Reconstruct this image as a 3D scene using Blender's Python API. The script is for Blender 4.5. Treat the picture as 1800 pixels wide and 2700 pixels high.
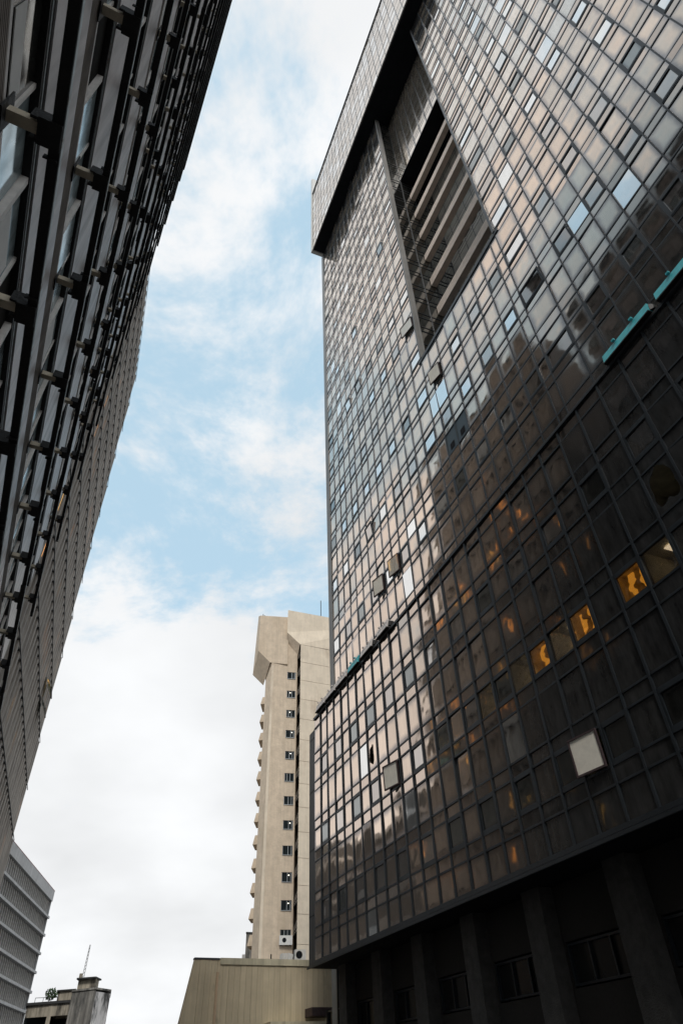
import bpy, math, random
from mathutils import Vector, Matrix
R = math.radians
random.seed(7)
for o in list(bpy.data.objects): bpy.data.objects.remove(o)
scene = bpy.context.scene
C = scene.collection

# ------------------------------------------------------------------ camera
PITCH, ROLL = R(41.847), R(-2.331)
CAM = Vector((0, 0, 1.6))
def cam_axes():
    cr, sr = math.cos(ROLL), math.sin(ROLL)
    def rz(v): return Vector((cr*v[0]-sr*v[1], sr*v[0]+cr*v[1], v[2]))
    rt = rz((1, 0, 0)); up = rz((0, -math.cos(PITCH), math.sin(PITCH))); fw = rz((0, math.sin(PITCH), math.cos(PITCH)))
    return Matrix((rt, fw, up))            # rows: world x, y, z seen from the camera (x right, y down, z forward)
AX = cam_axes()
cd = bpy.data.cameras.new('camera'); cam = bpy.data.objects.new('camera', cd); C.objects.link(cam)
cd.sensor_fit = 'HORIZONTAL'; cd.sensor_width = 36; cd.lens = 36*1702.9/1800
cd.clip_start = .05; cd.clip_end = 5000
m = AX
cam.matrix_world = Matrix(((m[0][0], -m[0][1], -m[0][2], CAM.x), (m[1][0], -m[1][1], -m[1][2], CAM.y), (m[2][0], -m[2][1], -m[2][2], CAM.z), (0, 0, 0, 1)))
scene.camera = cam
def project(P):
    q = AX.transposed() @ (Vector(P)-CAM)
    if q.z <= .01: return None
    return (900+1702.9*q.x/q.z, 1350+1702.9*q.y/q.z, q.z)

# ------------------------------------------------------------------ world, sun, exposure
SUN_EL, SUN_HEAD = R(50), R(177)           # heading measured from +y towards +x
w = bpy.data.worlds.new('World'); scene.world = w; w.use_nodes = True
nt = w.node_tree; nt.nodes.clear()
def N(t, typ, **kw):
    n = t.nodes.new(typ)
    for k, v in kw.items():
        if k.startswith('i_'): n.inputs[k[2:].replace('_', ' ')].default_value = v
        else: setattr(n, k, v)
    return n
def L(t, a, b): t.links.new(a, b)
out = N(nt, 'ShaderNodeOutputWorld'); bg = N(nt, 'ShaderNodeBackground'); bg.inputs['Strength'].default_value = .11
sky = N(nt, 'ShaderNodeTexSky', sky_type='NISHITA', sun_disc=False, sun_elevation=SUN_EL, sun_rotation=SUN_HEAD, air_density=1.0, dust_density=1.5, ozone_density=1.0)
tc = N(nt, 'ShaderNodeTexCoord'); sep = N(nt, 'ShaderNodeSeparateXYZ'); L(nt, tc.outputs['Generated'], sep.inputs[0])
def mth(t, op, a, b=None, clamp=False):
    n = N(t, 'ShaderNodeMath', operation=op, use_clamp=clamp)
    for i, v in enumerate((a, b)):
        if v is None: continue
        if isinstance(v, (int, float)): n.inputs[i].default_value = v
        else: L(t, v, n.inputs[i])
    return n.outputs[0]
zz = mth(nt, 'ADD', mth(nt, 'MAXIMUM', sep.outputs[2], 0.0), .32)
cx = mth(nt, 'DIVIDE', sep.outputs[0], zz); cy = mth(nt, 'DIVIDE', sep.outputs[1], zz)
cmb = N(nt, 'ShaderNodeCombineXYZ'); L(nt, cx, cmb.inputs[0]); L(nt, cy, cmb.inputs[1]); cmb.inputs[2].default_value = 4.7
nz = N(nt, 'ShaderNodeTexNoise', noise_dimensions='3D'); nz.inputs['Scale'].default_value = 2.3; nz.inputs['Detail'].default_value = 7; nz.inputs['Roughness'].default_value = .65; nz.inputs['Distortion'].default_value = .25
L(nt, cmb.outputs[0], nz.inputs['Vector'])
n2 = N(nt, 'ShaderNodeTexNoise', noise_dimensions='3D'); n2.inputs['Scale'].default_value = 1.9; n2.inputs['Detail'].default_value = 4; L(nt, cmb.outputs[0], n2.inputs['Vector'])
rp = N(nt, 'ShaderNodeMapRange', interpolation_type='SMOOTHSTEP'); rp.inputs['From Min'].default_value = .42; rp.inputs['From Max'].default_value = .58
hor = N(nt, 'ShaderNodeMapRange', interpolation_type='SMOOTHSTEP'); hor.inputs['From Min'].default_value = .62; hor.inputs['From Max'].default_value = .12; hor.inputs['To Max'].default_value = .36
L(nt, sep.outputs[2], hor.inputs['Value'])
L(nt, mth(nt, 'ADD', nz.outputs['Fac'], hor.outputs['Result']), rp.inputs['Value'])
shade = N(nt, 'ShaderNodeMapRange'); shade.inputs['From Min'].default_value = .3; shade.inputs['From Max'].default_value = .7; shade.inputs['To Min'].default_value = 5.0; shade.inputs['To Max'].default_value = 6.6
L(nt, n2.outputs['Fac'], shade.inputs['Value'])
cc = N(nt, 'ShaderNodeMixRGB', blend_type='MULTIPLY'); cc.inputs[0].default_value = 1; cc.inputs[1].default_value = (.97, .985, 1.0, 1); L(nt, shade.outputs['Result'], cc.inputs[2])
haz = N(nt, 'ShaderNodeMixRGB'); haz.inputs[0].default_value = .72; haz.inputs[2].default_value = (3.8, 5.3, 6.2, 1); L(nt, sky.outputs[0], haz.inputs[1])
mx = N(nt, 'ShaderNodeMixRGB'); L(nt, rp.outputs['Result'], mx.inputs[0]); L(nt, haz.outputs[0], mx.inputs[1]); L(nt, cc.outputs[0], mx.inputs[2])
L(nt, mx.outputs[0], bg.inputs['Color']); L(nt, bg.outputs[0], out.inputs['Surface'])
sl = bpy.data.lights.new('sun', 'SUN'); sl.energy = 1.2; sl.angle = R(12); sl.color = (1, .95, .88)
so = bpy.data.objects.new('sun', sl); C.objects.link(so)
sd = Vector((math.sin(SUN_HEAD)*math.cos(SUN_EL), math.cos(SUN_HEAD)*math.cos(SUN_EL), math.sin(SUN_EL)))
so.rotation_euler = (-sd).to_track_quat('-Z', 'Y').to_euler(); so.location = sd*200
vs = scene.view_settings; vs.view_transform = 'Standard'; vs.look = 'None'; vs.exposure = 0.55; vs.gamma = 1.0; vs.use_curve_mapping = False
scene.render.engine = 'CYCLES'
w.cycles.sampling_method = 'MANUAL'; w.cycles.sample_map_resolution = 512
scene.cycles.max_bounces = 4; scene.cycles.diffuse_bounces = 2; scene.cycles.glossy_bounces = 3; scene.cycles.transmission_bounces = 2; scene.cycles.transparent_max_bounces = 4

# ------------------------------------------------------------------ materials
MATS = {}
def mat(name, col, rough=.7, metal=0.0, var=.18, scale=1.0, streak=0.0, bump=0.0, bscale=8.0, spec=.5, dark=None, dscale=.5, dlo=.55, dhi=.75):
    """plain surface: base colour with mottling, optional vertical streaks and dark stains"""
    ma = bpy.data.materials.new(name); ma.use_nodes = True; t = ma.node_tree; b = t.nodes['Principled BSDF']
    b.inputs['Roughness'].default_value = rough; b.inputs['Metallic'].default_value = metal; b.inputs['Specular IOR Level'].default_value = spec
    geo = N(t, 'ShaderNodeNewGeometry'); oi = N(t, 'ShaderNodeObjectInfo')
    a = N(t, 'ShaderNodeTexNoise'); a.inputs['Scale'].default_value = scale; a.inputs['Detail'].default_value = 3.5; a.inputs['Roughness'].default_value = .65
    L(t, geo.outputs['Position'], a.inputs['Vector'])
    r = N(t, 'ShaderNodeMapRange'); r.inputs['From Min'].default_value = .25; r.inputs['From Max'].default_value = .75; r.inputs['To Min'].default_value = 1-var; r.inputs['To Max'].default_value = 1+var
    L(t, a.outputs['Fac'], r.inputs['Value'])
    rr = mth(t, 'ADD', mth(t, 'MULTIPLY', oi.outputs['Random'], var*.5), 1-var*.25)
    f = mth(t, 'MULTIPLY', r.outputs['Result'], rr)
    if streak:
        mp = N(t, 'ShaderNodeMapping'); mp.inputs['Scale'].default_value = (2.2, 2.2, .12); L(t, geo.outputs['Position'], mp.inputs['Vector'])
        s = N(t, 'ShaderNodeTexNoise'); s.inputs['Scale'].default_value = 1.6; s.inputs['Detail'].default_value = 3; L(t, mp.outputs[0], s.inputs['Vector'])
        q = N(t, 'ShaderNodeMapRange'); q.inputs['From Min'].default_value = .35; q.inputs['From Max'].default_value = .65; q.inputs['To Min'].default_value = 1-streak; q.inputs['To Max'].default_value = 1+streak*.5
        L(t, s.outputs['Fac'], q.inputs['Value']); f = mth(t, 'MULTIPLY', f, q.outputs['Result'])
    mc = N(t, 'ShaderNodeMixRGB', blend_type='MULTIPLY'); mc.inputs[0].default_value = 1; mc.inputs[1].default_value = (*col, 1); L(t, f, mc.inputs[2]); col_out = mc.outputs[0]
    if dark:
        mp = N(t, 'ShaderNodeMapping'); mp.inputs['Scale'].default_value = (1, 1, .35); L(t, geo.outputs['Position'], mp.inputs['Vector'])
        s = N(t, 'ShaderNodeTexNoise'); s.inputs['Scale'].default_value = dscale; s.inputs['Detail'].default_value = 5; s.inputs['Roughness'].default_value = .7; L(t, mp.outputs[0], s.inputs['Vector'])
        q = N(t, 'ShaderNodeMapRange'); q.inputs['From Min'].default_value = dlo; q.inputs['From Max'].default_value = dhi; L(t, s.outputs['Fac'], q.inputs['Value'])
        m2 = N(t, 'ShaderNodeMixRGB'); L(t, q.outputs['Result'], m2.inputs[0]); L(t, col_out, m2.inputs[1]); m2.inputs[2].default_value = (*dark, 1); col_out = m2.outputs[0]
    L(t, col_out, b.inputs['Base Color'])
    if bump:
        g = N(t, 'ShaderNodeTexNoise'); g.inputs['Scale'].default_value = bscale; g.inputs['Detail'].default_value = 2; L(t, geo.outputs['Position'], g.inputs['Vector'])
        bp_ = N(t, 'ShaderNodeBump'); bp_.inputs['Strength'].default_value = bump; bp_.inputs['Distance'].default_value = .03; L(t, g.outputs['Fac'], bp_.inputs['Height']); L(t, bp_.outputs[0], b.inputs['Normal'])
    MATS[name] = ma; return ma

def glass(name, center, edge, rough=.05, dust=.12, dustcol=(.36, .33, .30), wave=.5, edgew=.16, tint=.16, face=.26):
    """coated curtain-wall glass: mirror of the street, film darker and duller round its edges, dust, slight waves"""
    ma = bpy.data.materials.new(name); ma.use_nodes = True; t = ma.node_tree; b = t.nodes['Principled BSDF']; o = t.nodes['Material Output']
    geo = N(t, 'ShaderNodeNewGeometry'); oi = N(t, 'ShaderNodeObjectInfo'); uv = N(t, 'ShaderNodeTexCoord'); sp = N(t, 'ShaderNodeSeparateXYZ'); L(t, uv.outputs['UV'], sp.inputs[0])
    u1 = mth(t, 'MINIMUM', sp.outputs[0], mth(t, 'SUBTRACT', 1, sp.outputs[0])); v1 = mth(t, 'MINIMUM', sp.outputs[1], mth(t, 'SUBTRACT', 1, sp.outputs[1]))
    e = mth(t, 'MINIMUM', u1, v1)
    a = N(t, 'ShaderNodeTexNoise'); a.inputs['Scale'].default_value = 1.4; a.inputs['Detail'].default_value = 3; a.inputs['Roughness'].default_value = .6; L(t, geo.outputs['Position'], a.inputs['Vector'])
    e2 = mth(t, 'ADD', e, mth(t, 'MULTIPLY', mth(t, 'SUBTRACT', a.outputs['Fac'], .5), .22))
    cm = N(t, 'ShaderNodeMapRange', interpolation_type='SMOOTHSTEP'); cm.inputs['From Min'].default_value = -.02; cm.inputs['From Max'].default_value = edgew; L(t, e2, cm.inputs['Value'])
    mc = N(t, 'ShaderNodeMixRGB'); L(t, cm.outputs['Result'], mc.inputs[0]); mc.inputs[1].default_value = (*edge, 1); mc.inputs[2].default_value = (*center, 1)
    wn = N(t, 'ShaderNodeTexWhiteNoise', noise_dimensions='1D'); L(t, mth(t, 'ADD', oi.outputs['Random'], geo.outputs['Random Per Island']), wn.inputs['W'])
    k = mth(t, 'ADD', mth(t, 'MULTIPLY', wn.outputs['Value'], tint), 1-tint*.5)
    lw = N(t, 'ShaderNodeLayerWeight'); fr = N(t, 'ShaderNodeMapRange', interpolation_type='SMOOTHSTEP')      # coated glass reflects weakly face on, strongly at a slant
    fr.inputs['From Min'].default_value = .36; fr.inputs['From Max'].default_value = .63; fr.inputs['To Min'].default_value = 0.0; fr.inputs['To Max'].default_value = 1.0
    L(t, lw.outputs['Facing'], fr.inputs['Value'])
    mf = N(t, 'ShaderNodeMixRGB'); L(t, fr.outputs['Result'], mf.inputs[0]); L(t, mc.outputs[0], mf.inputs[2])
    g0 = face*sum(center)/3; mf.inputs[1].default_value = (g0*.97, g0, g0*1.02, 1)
    ml = N(t, 'ShaderNodeMixRGB', blend_type='MULTIPLY'); ml.inputs[0].default_value = 1; L(t, mf.outputs[0], ml.inputs[1]); L(t, k, ml.inputs[2])
    L(t, ml.outputs[0], b.inputs['Base Color']); b.inputs['Metallic'].default_value = 1
    rg = mth(t, 'ADD', mth(t, 'MULTIPLY', mth(t, 'SUBTRACT', 1, cm.outputs['Result']), .16), mth(t, 'ADD', rough, mth(t, 'MULTIPLY', a.outputs['Fac'], .05)))
    L(t, rg, b.inputs['Roughness'])
    sw = N(t, 'ShaderNodeTexNoise'); sw.inputs['Scale'].default_value = .9; sw.inputs['Detail'].default_value = 1.5; L(t, geo.outputs['Position'], sw.inputs['Vector'])
    bp_ = N(t, 'ShaderNodeBump'); bp_.inputs['Strength'].default_value = wave; bp_.inputs['Distance'].default_value = .035; L(t, sw.outputs['Fac'], bp_.inputs['Height']); L(t, bp_.outputs[0], b.inputs['Normal'])
    df = N(t, 'ShaderNodeBsdfDiffuse'); df.inputs['Color'].default_value = (*dustcol, 1)
    mp = N(t, 'ShaderNodeMapping'); mp.inputs['Scale'].default_value = (3, 3, .8); mp.inputs['Rotation'].default_value = (0, .5, 0); L(t, geo.outputs['Position'], mp.inputs['Vector'])
    d = N(t, 'ShaderNodeTexNoise'); d.inputs['Scale'].default_value = 1.1; d.inputs['Detail'].default_value = 4; d.inputs['Roughness'].default_value = .7; L(t, mp.outputs[0], d.inputs['Vector'])
    dm = N(t, 'ShaderNodeMapRange'); dm.inputs['From Min'].default_value = .3; dm.inputs['From Max'].default_value = .8; dm.inputs['To Min'].default_value = dust*.5; dm.inputs['To Max'].default_value = dust*1.9; L(t, d.outputs['Fac'], dm.inputs['Value'])
    ms = N(t, 'ShaderNodeMixShader'); L(t, dm.outputs['Result'], ms.inputs[0]); L(t, b.outputs[0], ms.inputs[1]); L(t, df.outputs[0], ms.inputs[2]); L(t, ms.outputs[0], o.inputs['Surface'])
    MATS[name] = ma; return ma
def emit(name, col, s):
    ma = bpy.data.materials.new(name); ma.use_nodes = True; b = ma.node_tree.nodes['Principled BSDF']; b.inputs['Base Color'].default_value = (*col, 1)
    b.inputs['Emission Color'].default_value = (*col, 1); b.inputs['Emission Strength'].default_value = s; MATS[name] = ma
def clear(name, col, refl):
    ma = bpy.data.materials.new(name); ma.use_nodes = True; t = ma.node_tree; t.nodes.remove(t.nodes['Principled BSDF'])
    tr = N(t, 'ShaderNodeBsdfTransparent'); tr.inputs[0].default_value = (*col, 1); gl = N(t, 'ShaderNodeBsdfGlossy'); gl.inputs['Color'].default_value = (.9, .86, .8, 1); gl.inputs['Roughness'].default_value = .04
    geo = N(t, 'ShaderNodeNewGeometry'); sw = N(t, 'ShaderNodeTexNoise'); sw.inputs['Scale'].default_value = 1.3; L(t, geo.outputs['Position'], sw.inputs['Vector'])
    bp_ = N(t, 'ShaderNodeBump'); bp_.inputs['Strength'].default_value = .7; bp_.inputs['Distance'].default_value = .05; L(t, sw.outputs['Fac'], bp_.inputs['Height']); L(t, bp_.outputs[0], gl.inputs['Normal'])
    ms = N(t, 'ShaderNodeMixShader'); ms.inputs[0].default_value = refl; L(t, tr.outputs[0], ms.inputs[1]); L(t, gl.outputs[0], ms.inputs[2]); L(t, ms.outputs[0], t.nodes['Material Output'].inputs['Surface']); MATS[name] = ma

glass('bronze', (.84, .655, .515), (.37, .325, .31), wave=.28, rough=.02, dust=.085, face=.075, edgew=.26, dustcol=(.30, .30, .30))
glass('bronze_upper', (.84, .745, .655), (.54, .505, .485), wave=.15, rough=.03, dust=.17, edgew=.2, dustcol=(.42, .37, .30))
glass('bronze_small', (.70, .55, .45), (.46, .40, .375), wave=.25, rough=.03, dust=.09, face=.085, dustcol=(.29, .29, .29))
glass('pale_glass', (.92, .90, .87), (.78, .77, .76), rough=.02, dust=.06, wave=.15, edgew=.05)
glass('sash_glass', (.60, .53, .48), (.5, .45, .41), rough=.02, dust=.08, wave=.3, edgew=.06, face=.15)
glass('sash_open', (.84, .80, .73), (.70, .66, .60), rough=.02, dust=.36, dustcol=(.86, .81, .70), wave=.1, edgew=.05, face=1.0)  # bright dust colour stands in for sky reflected in the open sash
glass('dark_glass', (.32, .325, .31), (.2, .205, .205), rough=.04, dust=.10, wave=.5, dustcol=(.12, .12, .11))
glass('left_glass', (.50, .58, .60), (.34, .42, .45), face=.8, rough=.06, dust=.42, dustcol=(.44, .53, .55), wave=.35, edgew=.1)  # heavy bluish dust layer paints in the sky these panes mirror
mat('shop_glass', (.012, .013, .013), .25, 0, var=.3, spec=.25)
mat('slot_glass', (.26, .245, .215), .35, .0, var=.3, scale=1.2)
mat('frame', (.020, .026, .032), .42, .3, var=.25, spec=.5)
mat('frame_upper', (.085, .088, .092), .45, .4, var=.2)
mat('frame_corner', (.24, .235, .225), .5, .2, var=.15, streak=.25)
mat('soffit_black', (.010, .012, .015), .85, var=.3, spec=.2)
mat('interior', (.02, .019, .017), .95, var=.3, spec=.1)
mat('room_wall', (.62, .57, .43), .9, var=.4, scale=1.5)
mat('beam', (.80, .67, .57), .85, var=.14, scale=2.5, bump=.25, bscale=20)
mat('pod_side', (.055, .056, .058), .6, .1, var=.15, streak=.3)
mat('blue_panel', (.05, .08, .10), .5, .2, var=.15)
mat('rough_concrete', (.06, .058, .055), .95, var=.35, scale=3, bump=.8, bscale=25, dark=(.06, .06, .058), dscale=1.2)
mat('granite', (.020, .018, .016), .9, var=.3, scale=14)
mat('grey_strip', (.33, .34, .34), .6, var=.12, streak=.15)
mat('teal_glass', (.05, .085, .10), .12, .5, var=.2)
mat('green_glass', (.13, .25, .18), .2, .2, var=.2)
mat('sash_sky_cream', (.86, .82, .72), .25, .0, var=.12, scale=3)  # cream put into the colour for bright sky reflected by open sashes
mat('dark_render', (.10, .098, .095), .9, var=.3, scale=.4, streak=.3)
mat('teal', (.05, .46, .52), .5, var=.2, scale=4, dark=(.05, .10, .11), dscale=3, dlo=.6, dhi=.75)
mat('box_grey', (.74, .69, .66), .6, .0, var=.2, scale=5, dark=(.2, .18, .16), dscale=4, dlo=.58, dhi=.75)
mat('black_metal', (.012, .011, .011), .6, .2, var=.4, scale=6, bump=.3, bscale=30)
mat('brown_metal', (.06, .04, .042), .7, .1, var=.3, scale=6)
mat('flange', (.58, .64, .65), .6, .1, var=.25, scale=5, streak=.2, dark=(.21, .10, .04), dscale=2.4, dlo=.56, dhi=.68)
mat('cream', (.62, .54, .41), .7, var=.25, scale=6, dark=(.14, .11, .07), dscale=5, dlo=.58, dhi=.75)
mat('spandrel', (.60, .565, .56), .45, .1, var=.12, streak=.28, scale=2)
mat('ribbed_brown', (.30, .26, .225), .8, var=.25, scale=3, streak=.2)
mat('white_frame', (.74, .70, .66), .55, var=.2, scale=5)
mat('rib_concrete', (.39, .35, .31), .9, var=.16, scale=1.2, streak=.3, bump=.2)
mat('joint_dark', (.035, .035, .037), .8, var=.2)
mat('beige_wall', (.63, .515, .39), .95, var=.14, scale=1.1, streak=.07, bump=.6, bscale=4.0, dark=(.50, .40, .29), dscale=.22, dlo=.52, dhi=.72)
mat('beige_light', (.74, .635, .50), .95, var=.12, scale=.6, streak=.05, bump=.4, bscale=4.0, dark=(.50, .40, .30), dscale=.3, dlo=.55, dhi=.75)  # right shaft coloured paler than the left, its sunlit side painted in
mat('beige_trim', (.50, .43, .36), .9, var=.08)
mat('alu', (.45, .47, .48), .4, .5, var=.1)
mat('win_dark', (.025, .032, .035), .12, .3, var=.4)
mat('white_concrete', (.50, .49, .48), .85, var=.12, scale=.6, streak=.2)
mat('fin_white', (.55, .52, .49), .85, var=.15, streak=.1)
mat('back_grey', (.10, .105, .10), .6, .2, var=.5, scale=.35)
mat('red_line', (.25, .06, .06), .6)
mat('stained', (.30, .285, .26), .95, var=.3, scale=.5, dark=(.05, .052, .052), dscale=.45, dlo=.45, dhi=.62, streak=.4)
mat('stained_white', (.72, .70, .69), .9, var=.15, scale=.6, dark=(.07, .07, .07), dscale=.6, dlo=.50, dhi=.62, streak=.2)
mat('stained_tan', (.42, .375, .30), .95, var=.2, scale=.8, dark=(.06, .055, .05), dscale=.6, dlo=.5, dhi=.68, streak=.3)
mat('roof_dark', (.05, .05, .05), .9)
mat('olive', (.62, .53, .375), .9, var=.12, scale=.8, streak=.09, dark=(.25, .22, .15), dscale=.55, dlo=.60, dhi=.80)
mat('olive_cap', (.62, .57, .42), .85, var=.12, streak=.2)
mat('dark_cap', (.05, .055, .065), .5)
mat('pipe', (.60, .44, .30), .7, var=.12)
mat('white_paint', (.70, .69, .66), .6, var=.1, scale=3)
mat('asphalt', (.05, .05, .052), .95, var=.25, scale=3, bump=.4, bscale=40)
mat('paving', (.22, .21, .20), .9, var=.2, scale=2)
mat('leaf', (.045, .085, .03), .7, var=.4, scale=4)
mat('bark', (.12, .09, .06), .9)
emit('lit_orange', (1.0, .42, .09), 1.0)
emit('lit_amber', (1.0, .55, .14), .8)
emit('amber_reflection', (1.0, .50, .07), .42)  # glow standing in for yellow reflections on the amber windows
emit('ceiling_lamp', (1.0, .93, .78), 2.2)
clear('see_through', (.46, .42, .37), .16)
clear('see_clear', (.8, .72, .6), .12)
for q in ('lit_orange', 'lit_amber', 'ceiling_lamp', 'amber_reflection'): MATS[q].cycles.emission_sampling = 'NONE'

# ------------------------------------------------------------------ mesh helpers
UN = {}
def unit(mname, shape='box'):
    key = (mname, shape)
    if key in UN: return UN[key]
    me = bpy.data.meshes.new(shape+'_'+mname)
    v = [(x, y, z) for x in (0, 1) for y in (0, 1) for z in (0, 1)]
    f = [(0, 1, 3, 2), (4, 6, 7, 5), (0, 4, 5, 1), (2, 3, 7, 6), (0, 2, 6, 4), (1, 5, 7, 3)]
    me.from_pydata(v, [], f); uvl = me.uv_layers.new(name='UV')
    for p in me.polygons:
        ax = [i for i in range(3) if abs(p.normal[i]) < .5]
        for li in p.loop_indices:
            co = me.vertices[me.loops[li].vertex_index].co; uvl.data[li].uv = (co[ax[0]], co[ax[1]])
    me.materials.append(MATS[mname]); UN[key] = me; return me
def link(name, me, parent=None):
    o = bpy.data.objects.new(name, me); C.objects.link(o)
    if parent: o.parent = parent
    return o
def box(name, parent, mname, x0, x1, y0, y1, z0, z1):
    o = link(name, unit(mname), parent); o.location = (x0, y0, z0); o.scale = (x1-x0, y1-y0, z1-z0); return o
def mesh(name, parent, mname, verts, faces, uvs=None, smooth=False):
    me = bpy.data.meshes.new(name); me.from_pydata(verts, [], faces); me.update()
    for mm in ([mname] if isinstance(mname, str) else mname): me.materials.append(MATS[mm])
    if uvs:
        uvl = me.uv_layers.new(name='UV')
        for i, c in enumerate(uvs): uvl.data[i].uv = c
    if smooth:
        for p in me.polygons: p.use_smooth = True
    return link(name, me, parent)
def quads(name, parent, mname, qs):
    """many separate quads joined (each quad: 4 corners), uv 0..1 on every one"""
    v = []; f = []; uvs = []
    for q in qs:
        i = len(v); v += q; f.append((i, i+1, i+2, i+3)); uvs += [(0, 0), (1, 0), (1, 1), (0, 1)]
    return mesh(name, parent, mname, v, f, uvs)
def boxes_mesh(name, parent, mname, bs):
    v = []; f = []
    for x0, x1, y0, y1, z0, z1 in bs:
        i = len(v); v += [(x, y, z) for x in (x0, x1) for y in (y0, y1) for z in (z0, z1)]
        f += [tuple(i+k for k in q) for q in ((0, 1, 3, 2), (4, 6, 7, 5), (0, 4, 5, 1), (2, 3, 7, 6), (0, 2, 6, 4), (1, 5, 7, 3))]
    return mesh(name, parent, mname, v, f)
def tube(name, parent, mname, p, q, r, n=8):
    p = Vector(p); q = Vector(q); d = (q-p).normalized(); a = d.orthogonal().normalized(); b = d.cross(a); v = []
    for c in (p, q):
        for k in range(n): t = 2*math.pi*k/n; v.append(c+a*math.cos(t)*r+b*math.sin(t)*r)
    f = [(k, (k+1) % n, n+(k+1) % n, n+k) for k in range(n)]+[tuple(range(n-1, -1, -1)), tuple(range(n, 2*n))]
    return mesh(name, parent, mname, v, f)
def tag(o, label=None, cat=None, group=None, kind=None):
    if label: o['label'] = label
    if cat: o['category'] = cat
    if group: o['group'] = group
    if kind: o['kind'] = kind
    return o
def empty(name, loc, rz, label, cat, group=None):
    o = link(name, None); o.location = loc; o.rotation_euler = (0, 0, rz); o.empty_display_size = .5; return tag(o, label, cat, group)

# ------------------------------------------------------------------ ground
S = 1500
tag(mesh('ground', None, 'asphalt', [(-S, -S, 0), (S, -S, 0), (S, S, 0), (-S, S, 0)], [(0, 1, 2, 3)]), kind='structure')

# ================================================================== the dark glass tower on the right
HD = R(23.326); hx = Vector((-math.sin(HD), math.cos(HD), 0)); nx = Vector((math.cos(HD), math.sin(HD), 0))
D = 14.0
TW = empty('glass_office_tower', nx*D, R(113.326), 'dark bronze glass office tower with broken panes and a deep slot of pale beams', 'building')
def wl(x, y, z): return nx*D + hx*x - nx*y + Vector((0, 0, z))     # tower frame -> world
PX0, PX1 = -7.0, 38.36
pod_z = [k*14+1.6 for k in (.355, .433, .468, .551, .585, .696, .735, .818, .855, .974, 1.013, 1.099, 1.139, 1.256, 1.300)]
pod_kind = ['B', 's', 'A', 's', 'B', 's', 'A', 's', 'B', 's', 'A', 's', 'B', 's']
pod_x = [37.23-1.159*k for k in range(-1, 39)]; pod_x = [min(x, PX1) for x in pod_x]
TY = -.42; T = 14.42
tz = [1.30*T+1.6, 1.346*T+1.6, 1.457*T+1.6, 1.491*T+1.6, 1.575*T+1.6, 1.641*T+1.6, 1.686*T+1.6]; tk = ['s', 'B', 's', 'A', 'M', 's']
ZS = 79.5
while tz[-1] < ZS-.3:
    for kk, dz in (('B', 1.586), ('s', .519), ('A', 1.19), ('s', .562)):
        if tz[-1]+dz > ZS+.6: tz.append(ZS); tk.append(kk); break
        tz.append(tz[-1]+dz); tk.append(kk)
    else: continue
    break
TL = 35.7
tw_x = [(1.249+.072*j)*T for j in range(-26, 18)]; tw_x = [x for x in tw_x if x < TL-.4]+[TL]
tw_x.sort()
RX0, RX1, RZ = 11.25, 19.83, 35.6           # the slot
SNAP = [min(tw_x, key=lambda a: abs(a-RX0)), min(tw_x, key=lambda a: abs(a-RX1))]
tw_x[tw_x.index(SNAP[0])] = RX0; tw_x[tw_x.index(SNAP[1])] = RX1
# solid behind the glass
box('core', TW, 'interior', PX0, PX1-.05, -14, -2.4, pod_z[0]+.3, pod_z[-1]-.3)
box('core', TW, 'interior', PX0, TL-.05, -14, -5.6, pod_z[-1]-.3, RZ-.1)
box('core', TW, 'interior', RX1+.4, TL-.05, -14, -2.6, RZ-.1, ZS+15)
box('core', TW, 'interior', PX0, RX0-.4, -14, -2.6, RZ-.1, ZS+15)
box('core', TW, 'interior', RX0-.4, RX1+.4, -14, -5.9, RZ-.1, ZS+15)
box('core', TW, 'interior', PX0, 39.0, -14, -2.25, 0, pod_z[0]+.2)
box('slot_sill', TW, 'frame', RX0-.3, RX1+.3, -5.3, TY+.06, RZ-.25, RZ)

cells = []                                   # plane, kind, x0, x1, y, z0, z1, column
def gridcells(plane, xs, zs, kinds, y):
    for i in range(len(xs)-1):
        a, b = sorted((xs[i], xs[i+1]))
        for j in range(len(zs)-1):
            if plane == 't' and zs[j+1] > RZ+.05 and a > RX0-.05 and b < RX1+.05:
                continue
            cells.append(dict(p=plane, k=kinds[j], x0=a, x1=b, y=y, z0=zs[j], z1=zs[j+1], c=i))
gridcells('p', sorted(pod_x), pod_z, pod_kind, 0.0)
gridcells('t', tw_x, tz, tk, TY)
SPECIAL = {}
def near(plane, kind, x, z):
    best = min((c for c in cells if c['p'] == plane and c['k'] in kind), key=lambda c: abs((c['x0']+c['x1'])/2-x)+abs((c['z0']+c['z1'])/2-z))
    return best
for x, z in ((20.3, 40.7), (18.65, 32.58), (25.33, 23.92), (27.63, 24.05)): near('t', 'A', x, z)['sp'] = 'open'
for x, z in ((27.74, 12.59), (14.07, 8.75)): near('p', 'A', x, z)['sp'] = 'open'
for x, z in ((30.91, 14.36), (26.35, 10.55), (30.98, 7.17), (18.38, 10.48)): near('p', 'B', x, z)['sp'] = 'pale'
near('t', 'B', 25.2, 21.62)['sp'] = 'pale'
for x, z in ((29.65, 14.23), (9.32, 14.47)): near('p', 'B', x, z)['sp'] = 'hole'
for x, z in ((18.63, 26.49), (17.62, 26.58)): near('t', 'B', x, z)['sp'] = 'blue'
for x in (11.6, 13.9, 16.1): near('p', 'A', x, 12.5)['sp'] = 'amber'
for x in (10.5, 15.0, 17.3, 19.6):
    c = near('p', 'A', x, 12.5); c['sp'] = c.get('sp', 'see')
def px(c):
    P = wl((c['x0']+c['x1'])/2, c['y'], (c['z0']+c['z1'])/2); q = project(P)
    if not q or q[0] < -80 or q[0] > 1880 or q[1] < -80 or q[1] > 2780: return 0
    return 1/(q[2]**2)
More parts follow.
